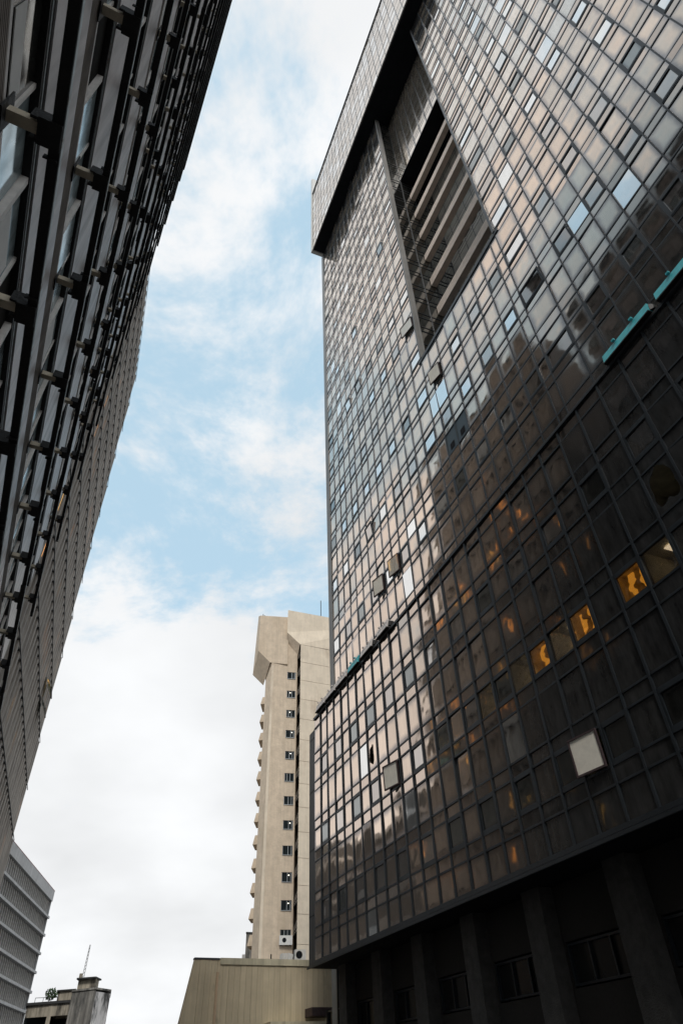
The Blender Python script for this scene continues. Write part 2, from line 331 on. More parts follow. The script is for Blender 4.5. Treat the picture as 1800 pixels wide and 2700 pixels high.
for c in cells: c['s'] = px(c)
groups = {'B': [], 's': [], 'A': []}
for c in cells: groups['B' if c['k'] in 'BM' else c['k']].append(c)
opn = lambda c: c['k'] == 'A' and (c['c'] % 2 == (1 if c['p'] == 'p' else 0))
wins = [c for c in groups['A'] if (opn(c) and c.get('sp') != 'see') or c.get('sp') in ('open', 'amber')]
plain = [c for c in groups['A'] if c not in wins]
groups = {'B': groups['B'], 's': groups['s'], 'A': wins, 'P': plain}
PANE_T = .03
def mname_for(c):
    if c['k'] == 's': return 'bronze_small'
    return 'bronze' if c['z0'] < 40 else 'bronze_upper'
rest = {}
def put_pane(nm, parent, mn, c, ins=.012, y=None, tilt=.35):
    y = c['y'] if y is None else y
    o = link(nm, unit(mn), parent)
    o.location = (c['x0']+ins, y-PANE_T, c['z0']+ins); o.scale = (c['x1']-c['x0']-2*ins, PANE_T, c['z1']-c['z0']-2*ins)
    o.rotation_euler = (R(random.gauss(0, tilt*1.5)), 0, R(random.gauss(0, tilt*1.5)))
    return o
def add_rest(key, c, y):
    ins = .012; t1 = R(random.gauss(0, .5)); t2 = R(random.gauss(0, .5)); x0, x1, z0, z1 = c['x0']+ins, c['x1']-ins, c['z0']+ins, c['z1']-ins
    dx, dz = (x1-x0)*t1/2, (z1-z0)*t2/2
    rest.setdefault(key, []).append([(x1, y+dx-dz, z0), (x0, y-dx-dz, z0), (x0, y-dx+dz, z1), (x1, y+dx+dz, z1)])
def jagged(c, hx_, hz_, rx, rz, seed):
    """a pane with a hole knocked through it"""
    rnd = random.Random(seed); x0, x1, z0, z1 = c['x0']+.03, c['x1']-.03, c['z0']+.03, c['z1']-.03; n = 28
    cxx, czz = x0+(x1-x0)*hx_, z0+(z1-z0)*hz_; outer = []; inner = []
    for k in range(n):
        a = 2*math.pi*k/n; dx, dz = math.cos(a), math.sin(a)
        t = min([((x1 if dx > 0 else x0)-cxx)/dx if abs(dx) > 1e-6 else 9, ((z1 if dz > 0 else z0)-czz)/dz if abs(dz) > 1e-6 else 9])
        outer.append((cxx+dx*t, czz+dz*t)); q = 1+.10*math.sin(3*a+seed)+.07*math.sin(5*a+2*seed)+rnd.uniform(-.05, .05); q *= (abs(dx)**4+abs(dz)**4)**-.25; q = min(q, t/math.hypot(dx*rx, dz*rz)*.97)
        inner.append((cxx+dx*rx*q, czz+dz*rz*q))
    for corner in ((x0, z0), (x1, z0), (x1, z1), (x0, z1)):
        i = min(range(n), key=lambda i: (outer[i][0]-corner[0])**2+(outer[i][1]-corner[1])**2); outer[i] = corner
    v = []; y = c['y']
    for (a, b) in outer: v += [(a, y, b)]
    for (a, b) in inner: v += [(a, y, b)]
    for (a, b) in outer: v += [(a, y-.012, b)]
    for (a, b) in inner: v += [(a, y-.012, b)]
    f = []
    for k in range(n):
        j = (k+1) % n; f += [(k, n+k, n+j, j), (2*n+k, 2*n+j, 3*n+j, 3*n+k), (n+k, 3*n+k, 3*n+j, n+j)]
    uvs = []
    for q in f:
        for i in q: uvs.append(((v[i][0]-x0)/(x1-x0), (v[i][2]-z0)/(z1-z0)))
    return v, f, uvs
def room(c, lamp=True, amber=False):
    """a small office behind a pane one can see into"""
    x0, x1, z0, z1 = c['x0']-.05, c['x1']+.05, c['z0']-.3, c['z1']+.12; y1 = c['y']-.12; y0 = y1-2.2
    v = [(x0, y1, z0), (x1, y1, z0), (x1, y0, z0), (x0, y0, z0), (x0, y1, z1), (x1, y1, z1), (x1, y0, z1), (x0, y0, z1)]
    mesh('room', TW, 'room_wall', v, [(0, 1, 2, 3), (4, 7, 6, 5), (3, 2, 6, 7), (0, 3, 7, 4), (1, 5, 6, 2)])
    if lamp: box('ceiling_lamp', TW, 'ceiling_lamp', (x0+x1)/2-.45, (x0+x1)/2+.10, y1-.95, y1-.45, z1-.07, z1-.03)
    if amber:
        n = 16; xa = random.uniform(.10, .22); wv = [(.10*math.sin(.9*i+x0)+.06*math.sin(2.3*i), z0+(z1-z0)*i/n) for i in range(n+1)]      # added glowing strips, shaped like wavy yellow reflections in the pane
        for a_, b_ in ((xa, xa+.48), (xa+.78, xa+.98)):
            v = [(x0+a_+q, y1-.42, z) for q, z in wv]+[(x0+b_+q*.6+.05*math.sin(z*5), y1-.40, z) for q, z in wv]
            mesh('reflection_strip', TW, 'amber_reflection', v, [(i, i+1, n+2+i, n+1+i) for i in range(n)])
def hole_room(c):
    x0, x1, z0, z1 = c['x0']-(.6 if c['p'] == 'p' else -.14), c['x1']+.6, c['z0']-.2, c['z1']+.2; y1 = c['y']-.15; y0 = y1-2.0
    v = [(x0, y1, z0), (x1, y1, z0), (x1, y0, z0), (x0, y0, z0), (x0, y1, z1), (x1, y1, z1), (x1, y0, z1), (x0, y0, z1)]
    mesh('room', TW, 'room_wall', v, [(0, 1, 2, 3), (4, 7, 6, 5), (3, 2, 6, 7), (0, 3, 7, 4), (1, 5, 6, 2)])

LIM = {'B': 298, 's': 298, 'A': 290, 'P': 298}
for key, lst in groups.items():
    lst.sort(key=lambda c: -(c['s']+(9 if c.get('sp') else 0)))
    for i, c in enumerate(lst):
        solo = i < LIM[key] and (c['s'] > 0 or c.get('sp'))
        mn = mname_for(c); sp = c.get('sp')
        if key == 'A':
            pale = random.random() < (.45 if c['p'] == 't' else .10)
            gm = 'pale_glass' if pale and not sp else (('sash_open' if abs(c['x0']-25) < 1.2 else 'sash_sky_cream') if sp == 'open' else 'sash_glass' if random.random() < .7 else 'dark_glass')
            if sp == 'amber': gm = 'see_clear'
            if not solo:
                add_rest(gm, c, c['y']-.03); continue
            fw, pr = (.11, .03) if sp != 'open' else (.06, .02)
            W_, H_ = c['x1']-c['x0'], c['z1']-c['z0']
            e = link('window', None, TW)
            y = c['y']
            if sp == 'open':
                e.location = (c['x0']+.10, y+.07, c['z0']); e.rotation_euler = (R(-2), 0, R(random.uniform(9, 14)))
            else:
                e.location = (c['x0'], y, c['z0'])
                if random.random() < .05 and c['p'] == 't': e.rotation_euler = (R(-random.uniform(2, 9)), 0, 0); e.location.z += 0
            bs = [(.03, W_-.03, -.05, pr, .03, .03+fw), (.03, W_-.03, -.05, pr, H_-.03-fw*.8, H_-.03), (.03, .03+fw*.8, -.05, pr-.002, .03+fw, H_-.03-fw*.8), (W_-.03-fw*.8, W_-.03, -.05, pr-.002, .03+fw, H_-.03-fw*.8)]
            for q in bs: box('sash_bar', e, 'frame' if sp != 'open' else 'brown_metal', *q)
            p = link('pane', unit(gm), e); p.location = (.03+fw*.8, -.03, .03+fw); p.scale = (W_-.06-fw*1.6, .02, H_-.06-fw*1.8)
            p.rotation_euler = (R(random.gauss(0, .5)), 0, R(random.gauss(0, .5)))
            if sp == 'open': hole_room(c); tag(e, 'window sash swung open from the glass wall')
            if sp == 'amber': room(c, lamp=random.random() < .6, amber=True)
            continue
        if sp == 'hole':
            big = c['x0'] < 15
            v, f, uvs = jagged(c, .52 if big else .62, .52 if big else .45,   .42 if big else .26, .62 if big else .46, 3 if big else 8)
            tag(mesh('glass_pane', TW, mn, v, f, uvs), 'glass pane with a jagged hole broken through it'); hole_room(c); continue
        if sp == 'blue':
            tag(put_pane('glass_pane', TW, 'blue_panel', c), 'dark blue metal panel with a small vent, in place of glass'); xm = c['x0']+.35
            box('vent', TW, 'soffit_black', xm, xm+.38, c['y']-.02, c['y']+.015, c['z0']+.2, c['z0']+.62); continue
        if sp == 'pale': tag(put_pane('glass_pane', TW, 'pale_glass', c), 'pale replacement pane among the bronze glass'); continue
        if sp == 'see': put_pane('glass_pane', TW, 'see_through', c); room(c); continue
        if c['k'] != 's' and c['p'] == 't' and c['z0'] > 24 and random.random() < .035: mn = 'pale_glass'
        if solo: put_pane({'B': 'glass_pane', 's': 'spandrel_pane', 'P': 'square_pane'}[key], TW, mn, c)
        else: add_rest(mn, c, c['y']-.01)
for k, qs in rest.items(): tag(quads('far_panes', TW, k, qs), kind='stuff')
# black backing sheet behind the panes so the joints read dark (left open at holes and see-through panes)
def backing():
    skip = [c for c in cells if c.get('sp') in ('hole', 'see', 'open', 'amber')]
    qs = []
    for c in cells:
        if c in skip: continue
        y = c['y']-.09; qs.append([(c['x1'], y, c['z0']), (c['x0'], y, c['z0']), (c['x0'], y, c['z1']), (c['x1'], y, c['z1'])])
    tag(quads('backing', TW, 'interior', qs), kind='stuff')
backing()
# frame: mullions and transoms
for x in pod_x[1:]: box('mullion', TW, 'frame', x-.04, x+.04, -.06, .055, pod_z[0]+.02, pod_z[-1])
for i, z in enumerate(pod_z): box('transom', TW, 'frame', PX0, PX1, -.06, .03 if i not in (0, len(pod_z)-1) else .09, z-.035, z+.035 if i else z+.10)
for x in tw_x[:-1]:
    fm = 'frame' if x > -99 else ''
    if RX0+.1 < x < RX1-.1: box('mullion', TW, 'frame', x-.03, x+.03, TY-.06, TY+.03, tz[0], RZ)
    else:
        box('mullion', TW, 'frame', x-.03, x+.03, TY-.06, TY+.03, tz[0], 45)
        box('mullion', TW, 'frame_upper', x-.028, x+.028, TY-.06, TY+.03, 45, ZS)
for z in tz:
    fm = 'frame'
    if z < RZ: box('transom', TW, fm, PX0, TL, TY-.06, TY+.018, z-.036, z+.036)
    else:
        box('transom', TW, fm, PX0, RX0, TY-.06, TY+.018, z-.036, z+.036); box('transom', TW, fm, RX1, TL, TY-.06, TY+.018, z-.036, z+.036)
box('slot_edge', TW, 'frame_upper', RX0-.10, RX0+.07, TY-.3, TY+.10, RZ, ZS)
for k in range(3): box('corner_fin', TW, 'frame_corner', RX1-.14+.07*k, RX1-.09+.07*k, TY-.32+.05*k, TY+.10-.02*k, RZ, ZS)
box('corner_panel', TW, 'frame_corner', TL, TL+.65, -6, TY+.05, pod_z[-1]-.2, ZS)
tag(box('corner_panel', TW, 'pod_side', PX1, PX1+1.0, -.75, -.02, pod_z[0]-.05, pod_z[-1]-.6), None)
for k in range(4): box('panel_joint', TW, 'soffit_black', PX1+.02, PX1+.99, -.03, -.012, pod_z[0]+2.2+3.3*k, pod_z[0]+2.23+3.3*k)
box('end_wall', TW, 'pod_side', PX1-.1, PX1+.95, -14, -.8, pod_z[0], pod_z[-1]-.62)
# podium roof ledge
box('ledge', TW, 'pod_side', PX0, PX1+.02, -2.4, .085, pod_z[-1]+.045, pod_z[-1]+.11)
box('ledge_upstand', TW, 'brown_metal', PX0, TL, TY-.05, TY+.03, pod_z[-1]+.11, tz[0])
# soffit over the ground floor, wall, columns
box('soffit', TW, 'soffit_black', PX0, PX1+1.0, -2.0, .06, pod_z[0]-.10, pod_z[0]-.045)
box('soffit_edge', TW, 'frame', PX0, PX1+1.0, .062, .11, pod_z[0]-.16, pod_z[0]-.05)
GY = -1.8
def wall_with_windows():
    xs = [PX0+k*4.45 for k in range(0)]
    cols = [24.95-4.27*k for k in range(-3, 8)]
    z0, z1 = 3.75, 4.85
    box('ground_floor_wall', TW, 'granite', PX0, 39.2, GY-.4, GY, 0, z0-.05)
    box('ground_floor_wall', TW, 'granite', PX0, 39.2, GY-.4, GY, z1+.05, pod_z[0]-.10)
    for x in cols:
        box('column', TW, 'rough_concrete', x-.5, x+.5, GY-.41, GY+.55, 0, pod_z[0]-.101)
        a, b = x+.62, x+3.67
        box('pier', TW, 'granite', b, x+4.27-.5, GY-.4, GY-.01, z0-.05, z1+.05)
        e = link('ground_window', None, TW); e.location = (a, GY, z0)
        for k in range(3):
            q = box('pane', e, 'shop_glass', .05+k*1.0, .97+k*1.0, -.16, -.13, .05, z1-z0-.05)
        for k in range(4): box('frame_bar', e, 'frame', k*1.0-.02, k*1.0+.05, -.2, -.04, 0, z1-z0)
        box('frame_bar', e, 'frame', -.02, 3.05, -.198, -.042, 0, .07); box('frame_bar', e, 'frame', -.02, 3.05, -.198, -.042, z1-z0-.07, z1-z0)
wall_with_windows()
box('wall_end', TW, 'grey_strip', 39.9, 40.7, GY-.6, GY-.02, 0, 7.9); box('corner_glazing', TW, 'teal_glass', 39.2, 39.9, GY-.6, GY-.05, 0, 7.9)
box('joint_cover', TW, 'frame', 39.85, 39.93, GY-.3, GY, 0, 7.9)
# ---- the slot: return wall, upper box, beams, back wall
YU, YB = -1.90, -5.18
qs = []; gl = []
ret_y = [TY-.3, YU, YU-1.17, YU-2.3, YB]
for j in range(len(tz)-1):
    if tz[j] < RZ-.3: continue
    for i in range(4):
        if i > 0 and tz[j] > 64.7: continue
        g = .035; qs.append([(RX1, ret_y[i]-g, tz[j]+g), (RX1, ret_y[i+1]+g, tz[j]+g), (RX1, ret_y[i+1]+g, tz[j+1]-g), (RX1, ret_y[i]-g, tz[j+1]-g)])
tag(quads('return_panes', TW, 'dark_glass', qs), kind='stuff')
for z in tz:
    if z > RZ-.3: box('transom', TW, 'frame', RX1-.03, RX1+.05, YB if z < 64.7 else YU, TY-.1, z-.03, z+.03)
for y in ret_y[1:]: box('mullion', TW, 'frame_upper', RX1-.04, RX1+.05, y-.035, y+.035, RZ, 64.7 if y < YU-.1 else ZS)
box('return_backing', TW, 'interior', RX1+.06, RX1+.3, YB, TY-.2, RZ, ZS)
UB = 64.76
sx = [RX0+(RX1-RX0)*k/8 for k in range(9)]
def wallgrid(y, z0, zs, m1, name):
    qq = []; zsel = [z for z in zs]
    for i in range(8):
        for j in range(len(zsel)-1):
            g = .012; qq.append([(sx[i+1]-g, y, zsel[j]+g), (sx[i]+g, y, zsel[j]+g), (sx[i]+g, y, zsel[j+1]-g), (sx[i+1]-g, y, zsel[j+1]-g)])
    tag(quads(name, TW, m1, qq), kind='stuff')
    for x in sx[1:-1]: box('mullion', TW, 'frame_upper', x-.025, x+.025, y-.04, y+.02, zsel[0], zsel[-1])
    for z in zsel: box('transom', TW, 'frame', RX0, RX1, y-.04, y+.012, z-.025, z+.025)
    box('backing', TW, 'interior', RX0, RX1, y-.14, y-.06, zsel[0], zsel[-1])
wallgrid(YU, UB, [UB+.1]+[z for z in tz if z > UB+.5], 'bronze_upper', 'slot_upper_panes')
wallgrid(YB, RZ, [RZ+.05]+[z for z in tz if RZ+.4 < z < UB], 'slot_glass', 'slot_back_panes')
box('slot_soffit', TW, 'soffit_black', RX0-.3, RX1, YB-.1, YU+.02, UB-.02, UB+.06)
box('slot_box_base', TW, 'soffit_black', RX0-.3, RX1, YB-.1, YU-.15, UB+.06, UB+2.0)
for z1, z0 in ((62.0, 61.15), (58.2, 57.37), (54.3, 53.5), (50.6, 49.8), (46.9, 45.95), (42.95, 42.0)):
    b = box('slot_beam', TW, 'beam', RX0-.2, RX1-.045, -2.99, -2.54, z0, z1)
for k in range(7): box('vent_window', TW, 'soffit_black', sx[k]+.28, sx[k+1]-.08, YB+.04, YB+.07, 51.5, 52.9)
# ---- overhanging crown
OY, OZ = 1.0, 96.2
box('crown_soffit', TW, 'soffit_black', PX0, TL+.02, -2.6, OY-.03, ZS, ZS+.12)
box('crown_core', TW, 'interior', PX0, TL-.1, -14, OY-.25, ZS+.12, OZ-.2)
box('crown_edge', TW, 'frame_corner', PX0, TL+.05, OY-.06, OY+.06, ZS-.06, ZS+.16)
box('crown_edge', TW, 'frame_corner', TL-.02, TL+.06, -2.6, OY+.06, ZS-.05, ZS+.15)
ox = sorted([TL]+[TL-1.03*k for k in range(1, 42)]); oz = [ZS+.16]
while oz[-1] < OZ-.4:
    for dz in (1.586, .519, 1.19, .562):
        oz.append(min(oz[-1]+dz, OZ))
        if oz[-1] >= OZ: break
q1 = []; q2 = []
for i in range(len(ox)-1):
    for j in range(len(oz)-1):
        g = .012; yy = [OY+random.gauss(0, .004) for _ in range(4)]
        (q2 if random.random() < .35 else q1).append([(ox[i+1]-g, yy[0], oz[j]+g), (ox[i]+g, yy[1], oz[j]+g), (ox[i]+g, yy[2], oz[j+1]-g), (ox[i+1]-g, yy[3], oz[j+1]-g)])
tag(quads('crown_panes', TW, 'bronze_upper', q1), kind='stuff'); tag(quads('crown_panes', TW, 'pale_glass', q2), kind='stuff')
for x in ox: box('crown_mullion', TW, 'frame_upper', x-.025, x+.025, OY-.1, OY+.02, ZS+.1, OZ)
for z in oz: box('crown_transom', TW, 'frame_upper', PX0, TL, OY-.1, OY+.010, z-.022, z+.022)
box('crown_coping', TW, 'frame', PX0, TL+.03, -2.5, OY+.10, OZ, OZ+.25)
box('corner_fin', TW, 'white_paint', TL+.07, TL+.45, -1.2, OY+.12, ZS-.1, OZ+5.5)

# ---- long light boxes lying on the podium ledge
def light_box(x0, x1, mname, label, group):
    e = empty('light_box', wl(x0, .06, pod_z[-1]+.115), R(113.326), label, 'light box', group); ln = x1-x0; h = .50; d = .45
    v = [(0, -.30, .05), (ln, -.30, .05), (ln, -.30, h), (0, -.30, h), (0, d-.30, .05), (ln, d-.30, .05), (ln, d-.38, h), (0, d-.38, h)]
    mesh('housing', e, mname, v, [(0, 1, 2, 3), (4, 7, 6, 5), (2, 6, 7, 3), (0, 4, 5, 1), (1, 5, 6, 2), (0, 3, 7, 4)])
    mesh('end_cap', e, 'black_metal', [(-.02, -.28, .07), (-.02, d-.34, .07), (-.02, d-.42, h-.05), (-.02, -.28, h-.05), (-.12, -.2, .12), (-.12, d-.45, .12), (-.12, d-.5, h-.15), (-.12, -.2, h-.15)], [(0, 1, 5, 4), (1, 2, 6, 5), (2, 3, 7, 6), (3, 0, 4, 7), (4, 5, 6, 7)])
    for t in (.15, .85): box('foot', e, 'black_metal', ln*t-.05, ln*t+.05, -.28, .1, 0, .05)
    for t in (.3, .7): box('clip', e, mname, ln*t-.06, ln*t+.06, d-.36, d-.28, h, h+.07)
    box('tray', e, 'black_metal', 0, ln, -.3, d-.26, -.002, .048)
lb = [(36.0, 37.6, 'box_grey', 'grey light box at the far corner end of the podium ledge'), (34.2, 35.8, 'box_grey', 'grey light box second from the far corner of the podium ledge'), (32.35, 34.0, 'box_grey', 'grey light box on the podium ledge just left of the small teal one'),
      (30.5, 32.1, 'teal', 'small teal light box in the far row on the podium ledge'), (28.6, 30.2, 'box_grey', 'grey light box on the podium ledge just right of the small teal one'), (26.5, 27.9, 'box_grey', 'grey light box ending the far row on the podium ledge, nearest the camera')]
for a, b, mn, lab in lb: light_box(a, b, mn, lab, 'light boxes along the podium ledge')
light_box(6.45, 8.65, 'teal', 'long bright teal light box with an open end on the podium ledge', 'light boxes along the podium ledge')
light_box(3.7, 6.1, 'teal', 'bright teal light box cut off by the right edge of the picture', 'light boxes along the podium ledge')

# ================================================================== the office block on the left, with its horizontal rails
LB = empty('rail_screened_office_block', (0, 0, 0), R(117.2), 'grey office block close on the left, screened by rows of black horizontal rails', 'building')
LX0, LX1, NF, FP = -9.0, 20.5, 17, 3.24
WY = 1.40
Z0 = 8.25                                     # bottom of the first grey band
ROOF = 51.6
box('wall_core', LB, 'interior', LX0, LX1-.02, WY+.35, WY+14, 0, ROOF)
box('end_wall', LB, 'rib_concrete', LX1-.02, LX1+.25, WY+.1, WY+14, 0, ROOF)
box('base_wall', LB, 'spandrel', LX0, LX1, WY, WY+.3, 0, Z0-3.24*2)
arms_x = [2.45+1.7*k for k in range(-6, 11)]
# one bracket mesh: cream arm from the wall, black clamp plates at the rail
def bracket_mesh(seed):
    rnd = random.Random(seed); v = []; f = []; mi = []
    def bx(x0, x1, y0, y1, z0, z1, k):
        i = len(v); v.extend([(x, y, z) for x in (x0, x1) for y in (y0, y1) for z in (z0, z1)])
        f.extend([tuple(i+a for a in q) for q in ((0, 1, 3, 2), (4, 6, 7, 5), (0, 4, 5, 1), (2, 3, 7, 6), (0, 2, 6, 4), (1, 5, 7, 3))]); mi.extend([k]*6)
    bx(-.045, .045, .10, .42, .01, .10, 0)
    bx(-.10, .10, .395, .41, -.10, .22, 1)
    s = rnd.uniform(1.0, 1.7)
    bx(-.085*s, .10*s, .0, .17, -.03, -.010, 1); bx(-.085*s, -.065*s, .06, .23, -.01, .14, 1); bx(.065*s, .085*s, .06, .23, -.01, .14, 1)
    bx(-.16*s, -.15*s, .005, .11, -.03, .03, 1)
    i = len(v); v.extend([(-.065*s, .10, .125), (.065*s, .10, .125), (.065*s, .19, .02), (-.065*s, .19, .02), (-.065*s, .10, .10), (.065*s, .10, .10), (.065*s, .17, 0), (-.065*s, .17, 0)])
    f.extend([tuple(i+a for a in q) for q in ((0, 1, 2, 3), (4, 7, 6, 5), (0, 4, 5, 1), (1, 5, 6, 2), (2, 6, 7, 3), (3, 7, 4, 0))]); mi.extend([2]*6)
    me = bpy.data.meshes.new('bracket_%d' % seed); me.from_pydata(v, [], f)
    for a in ('cream', 'black_metal', 'brown_metal'): me.materials.append(MATS[a])
    for p, k in zip(me.polygons, mi): p.material_index = k
    return me
BM = [bracket_mesh(k) for k in range(4)]
def ragged_rail(x0, x1):
    """underside plate of a rail with bites rusted out of its inner edge"""
    rnd = random.Random(int(x0*10+x1*7)); v = []; f = []; n = 120; ins = []
    k = 0
    while k <= n:
        if rnd.random() < .06:
            ln = rnd.randint(1, 4); dpt = rnd.uniform(.01, .06)
            for _ in range(ln): ins.append(-dpt*rnd.uniform(.5, 1.1))
            k += ln
        else: ins.append(rnd.choice((0, 0, 0, .004, -.004))); k += 1
    ins = ins[:n+1]
    for i in range(n+1):
        x = x0+(x1-x0)*i/n
        v += [(x, 0, 0), (x, .082+ins[i]*.8, 0), (x, .082+ins[i]*.8, .012), (x, 0, .012)]
    for i in range(n):
        a = i*4; b = a+4
        f += [(a, a+1, b+1, b), (a+1, a+2, b+2, b+1), (a+2, a+3, b+3, b+2), (a+3, a, b, b+3)]
    return v, f
RV = [ragged_rail(LX0-.2, LX1+.12+.001*k) for k in range(3)]
RM = []
for v, f in RV:
    me = bpy.data.meshes.new('rail_plate'); me.from_pydata(v, [], f); me.materials.append(MATS['black_metal']); RM.append(me)
for k in range(-2, NF):
    zr = 1.6+5.42+FP*k
    if zr > ROOF-.3 or zr < .3: continue
    rl = link('rail', RM[k % 3], LB); rl.location = (random.uniform(-.12, .12), 1.0, zr)
    box('flange', rl, 'flange', LX0-.2, LX1+.12, -.006, .004, .014, .085)
    box('web', rl, 'black_metal', LX0-.2, LX1+.115, .02, .055, .014, .075)
    for j, x in enumerate(arms_x):
        if zr > 40 and j % 2 and x < 8: pass
        b = link('bracket', random.choice(BM), LB); b.location = (x+random.uniform(-.08, .08), 1.0, zr)
        if random.random() < .3: b.scale.x = -1
    for x in (4.6, 9.4, 14.0, 17.7):
        if random.random() < .45: box('rail_joint', LB, 'black_metal', x+random.uniform(-.5, .5), x+random.uniform(.6, .9), .995, 1.10, zr-.03, zr-.004)
# wall bands
PW = 1.7
for k in range(-2, NF):
    zb = Z0+FP*k
    if zb > ROOF: break
    top = min(zb+1.45, ROOF)
    for j in range(6):
        a = LX0+(LX1-LX0)*j/6; b = LX0+(LX1-LX0)*(j+1)/6
        box('spandrel_panel', LB, 'spandrel', a+.004, b-.004, WY, WY+.2, zb, top)
    if zb+FP > ROOF: break
    box('ribbed_panel', LB, 'ribbed_brown', LX0, LX1, WY+.03, WY+.3, zb+1.45, zb+2.05)
    if k < 4:
        boxes_mesh('ribbed_panel', LB, 'ribbed_brown', [(LX0, LX1, WY+.018, WY+.035, zb+1.46+.04*i, zb+1.48+.04*i) for i in range(14)])
    z0, z1 = zb+2.05, zb+3.07
    box('head_frame', LB, 'black_metal', LX0, LX1, WY+.015, WY+.3, z1, zb+FP-.002); box('head_channel', LB, 'flange', LX0, LX1, WY+.008, WY+.014, z1+.06, z1+.075)
    box('sill_frame', LB, 'white_frame', LX0, LX1, WY+.02, WY+.3, z0-.03, z0+.03)
    for j, x in enumerate(arms_x):
        xx = x+.95
        if xx > LX1-.2: continue
        nxt = min(xx+PW, LX1)
        box('window_post', LB, 'white_frame', xx-.03, xx+.03, WY+.025, WY+.26, z0+.03, z1)
        wd = link('window', None, LB); wd.location = (xx, WY, z0)
        half = (nxt-xx)/2; r = random.random()
        g1 = 'left_glass' if r < .75 else 'dark_glass'
        a = box('pane', wd, g1, .04, half, .07, .085, .035, z1-z0-.005); a.rotation_euler = (R(random.gauss(0, .3)), 0, R(random.gauss(0, .3)))
        g2 = 'left_glass' if random.random() < .7 else 'interior'
        box('pane', wd, g2, half+.03, nxt-xx-.04, .09, .105, .035, z1-z0-.005)
        box('sash_bar', wd, 'white_frame', half-.012, half+.028, .05, .11, .03, z1-z0)
        if k < 4 and random.random() < .5: box('blind', wd, 'white_paint', .12, half-.1, .058, .066, .25, random.uniform(.5, .8))
box('parapet', LB, 'black_metal', LX0, LX1+.1, .98, WY+.6, ROOF-.4, ROOF+.1)

# ================================================================== ribbed concrete tower beyond it
RB = empty('ribbed_concrete_tower', (0, 0, 0), R(110.4), 'brown grey concrete tower with folded vertical ribs behind the end of the black rails', 'building')
RY, X0r, FH = 5.76, 27.0, 3.39
zj0 = 16.0-FH*5
def xend(z): return 56.7-max(0, z-12)*.20
NR = 17
for k in range(NR+1):
    za, zb = zj0+FH*k, zj0+FH*(k+1)
    if za > 58: break
    v = []; f = []; n = 0
    x = X0r; pit = 1.15; xe = xend((za+zb)/2)
    prof = []
    cnt = int((xe-x)/pit)
    for i in range(cnt+1):
        prof += [(x+i*pit, 0), (x+i*pit+.42, 0), (x+i*pit+.80, 1), (x+i*pit+.98, 1)]
    rows = [(za+.05, .05), (za+1.2, .10), (za+2.5, .22), (zb-.06, .42)]
    for z, dpt in rows:
        for (px_, d) in prof: v.append((min(px_, xe), RY+d*dpt-.10*(z-za)/FH*0, z))
    m_ = len(prof)
    for r_ in range(len(rows)-1):
        for i in range(m_-1): f.append((r_*m_+i, r_*m_+i+1, (r_+1)*m_+i+1, (r_+1)*m_+i))
    i0 = len(v); v += [(X0r, RY+.9, za+.05), (xe, RY+.9, za+.05), (xe, RY+.9, zb-.06), (X0r, RY+.9, zb-.06)]
    # bottom closing and end
    f.append(tuple([i for i in range(m_)][::-1]+[i0, i0+1][::1])); f.append((m_-1, 2*m_-1, 3*m_-1, 4*m_-1, i0+2, i0+1))
    tag(mesh('ribbed_panel', RB, 'rib_concrete', v, f), kind='stuff')
    box('floor_joint', RB, 'joint_dark', X0r, xe-.05, RY+.06, RY+.9, zb-.06, zb+.05)
    box('joint_rail', RB, 'black_metal', X0r, xe+.06, RY-.05, RY-.012, zb-.04, zb+.03)
    # narrow windows between the ribs; some are lit
    lit_rows = {2: .55, 3: .35, 4: .35, 7: .6, 8: .4, 11: .75, 12: .2, 5: .2, 9: .25}
    for i in range(cnt):
        xx = x+i*pit+.80
        if xx > xe-1: continue
        if random.random() < lit_rows.get(k, .04)*.5:
            box('lit_window', RB, 'lit_orange' if random.random() < .6 else 'lit_amber', xx-.08, xx+.16, RY+.085, RY+.10, za+1.0, za+2.3)
box('tower_core', RB, 'joint_dark', X0r, 44, RY+.92, RY+15, 0, 59)
e_w = link('window', None, RB); e_w.location = (47.5, RY, zj0+FH*7)
for zz0, wd_ in ((.5, 1.5), (2.0, 1.2)):
    mesh('open_pane', e_w, 'green_glass', [(0, -.05, zz0), (1.6, -.05, zz0), (1.6, -.5, zz0-.9), (0, -.5, zz0-.9)], [(0, 1, 2, 3)])
    box('sash_bar', e_w, 'black_metal', 0, 1.6, -.54, -.48, zz0-.96, zz0-.88)

# ---- lower blocks further down the street, out of sight behind the ribbed tower but mirrored in the podium glass
for a, b, hh, lab in ((58.5, 74, 22.5, 'plain grey office block mirrored low in the podium glass, nearer one'), (75, 90, 20.0, 'plain brown office block mirrored low in the podium glass, middle one'), (91, 112, 25.0, 'plain grey office block mirrored low in the podium glass, farther one')):
    G = empty('street_block', (0, 0, 0), R(110.4), lab, 'building', 'office blocks seen only as reflections')
    yy = b*math.tan(R(6.5))
    box('wall', G, 'dark_render', a, b, yy, yy+14, 0, hh); box('parapet', G, 'white_concrete', a-.1, b+.1, yy-.15, yy+14.1, hh, hh+.5)
    box('roof_room', G, 'dark_render', a+3, a+8, yy+1.5, yy+6, hh+.5, hh+3.2)
    for k in range(int(hh/3.4)-1):
        box('window_band', G, 'win_dark', a+.6, b-.6, yy-.03, yy+.1, 2+3.4*k, 3.6+3.4*k)

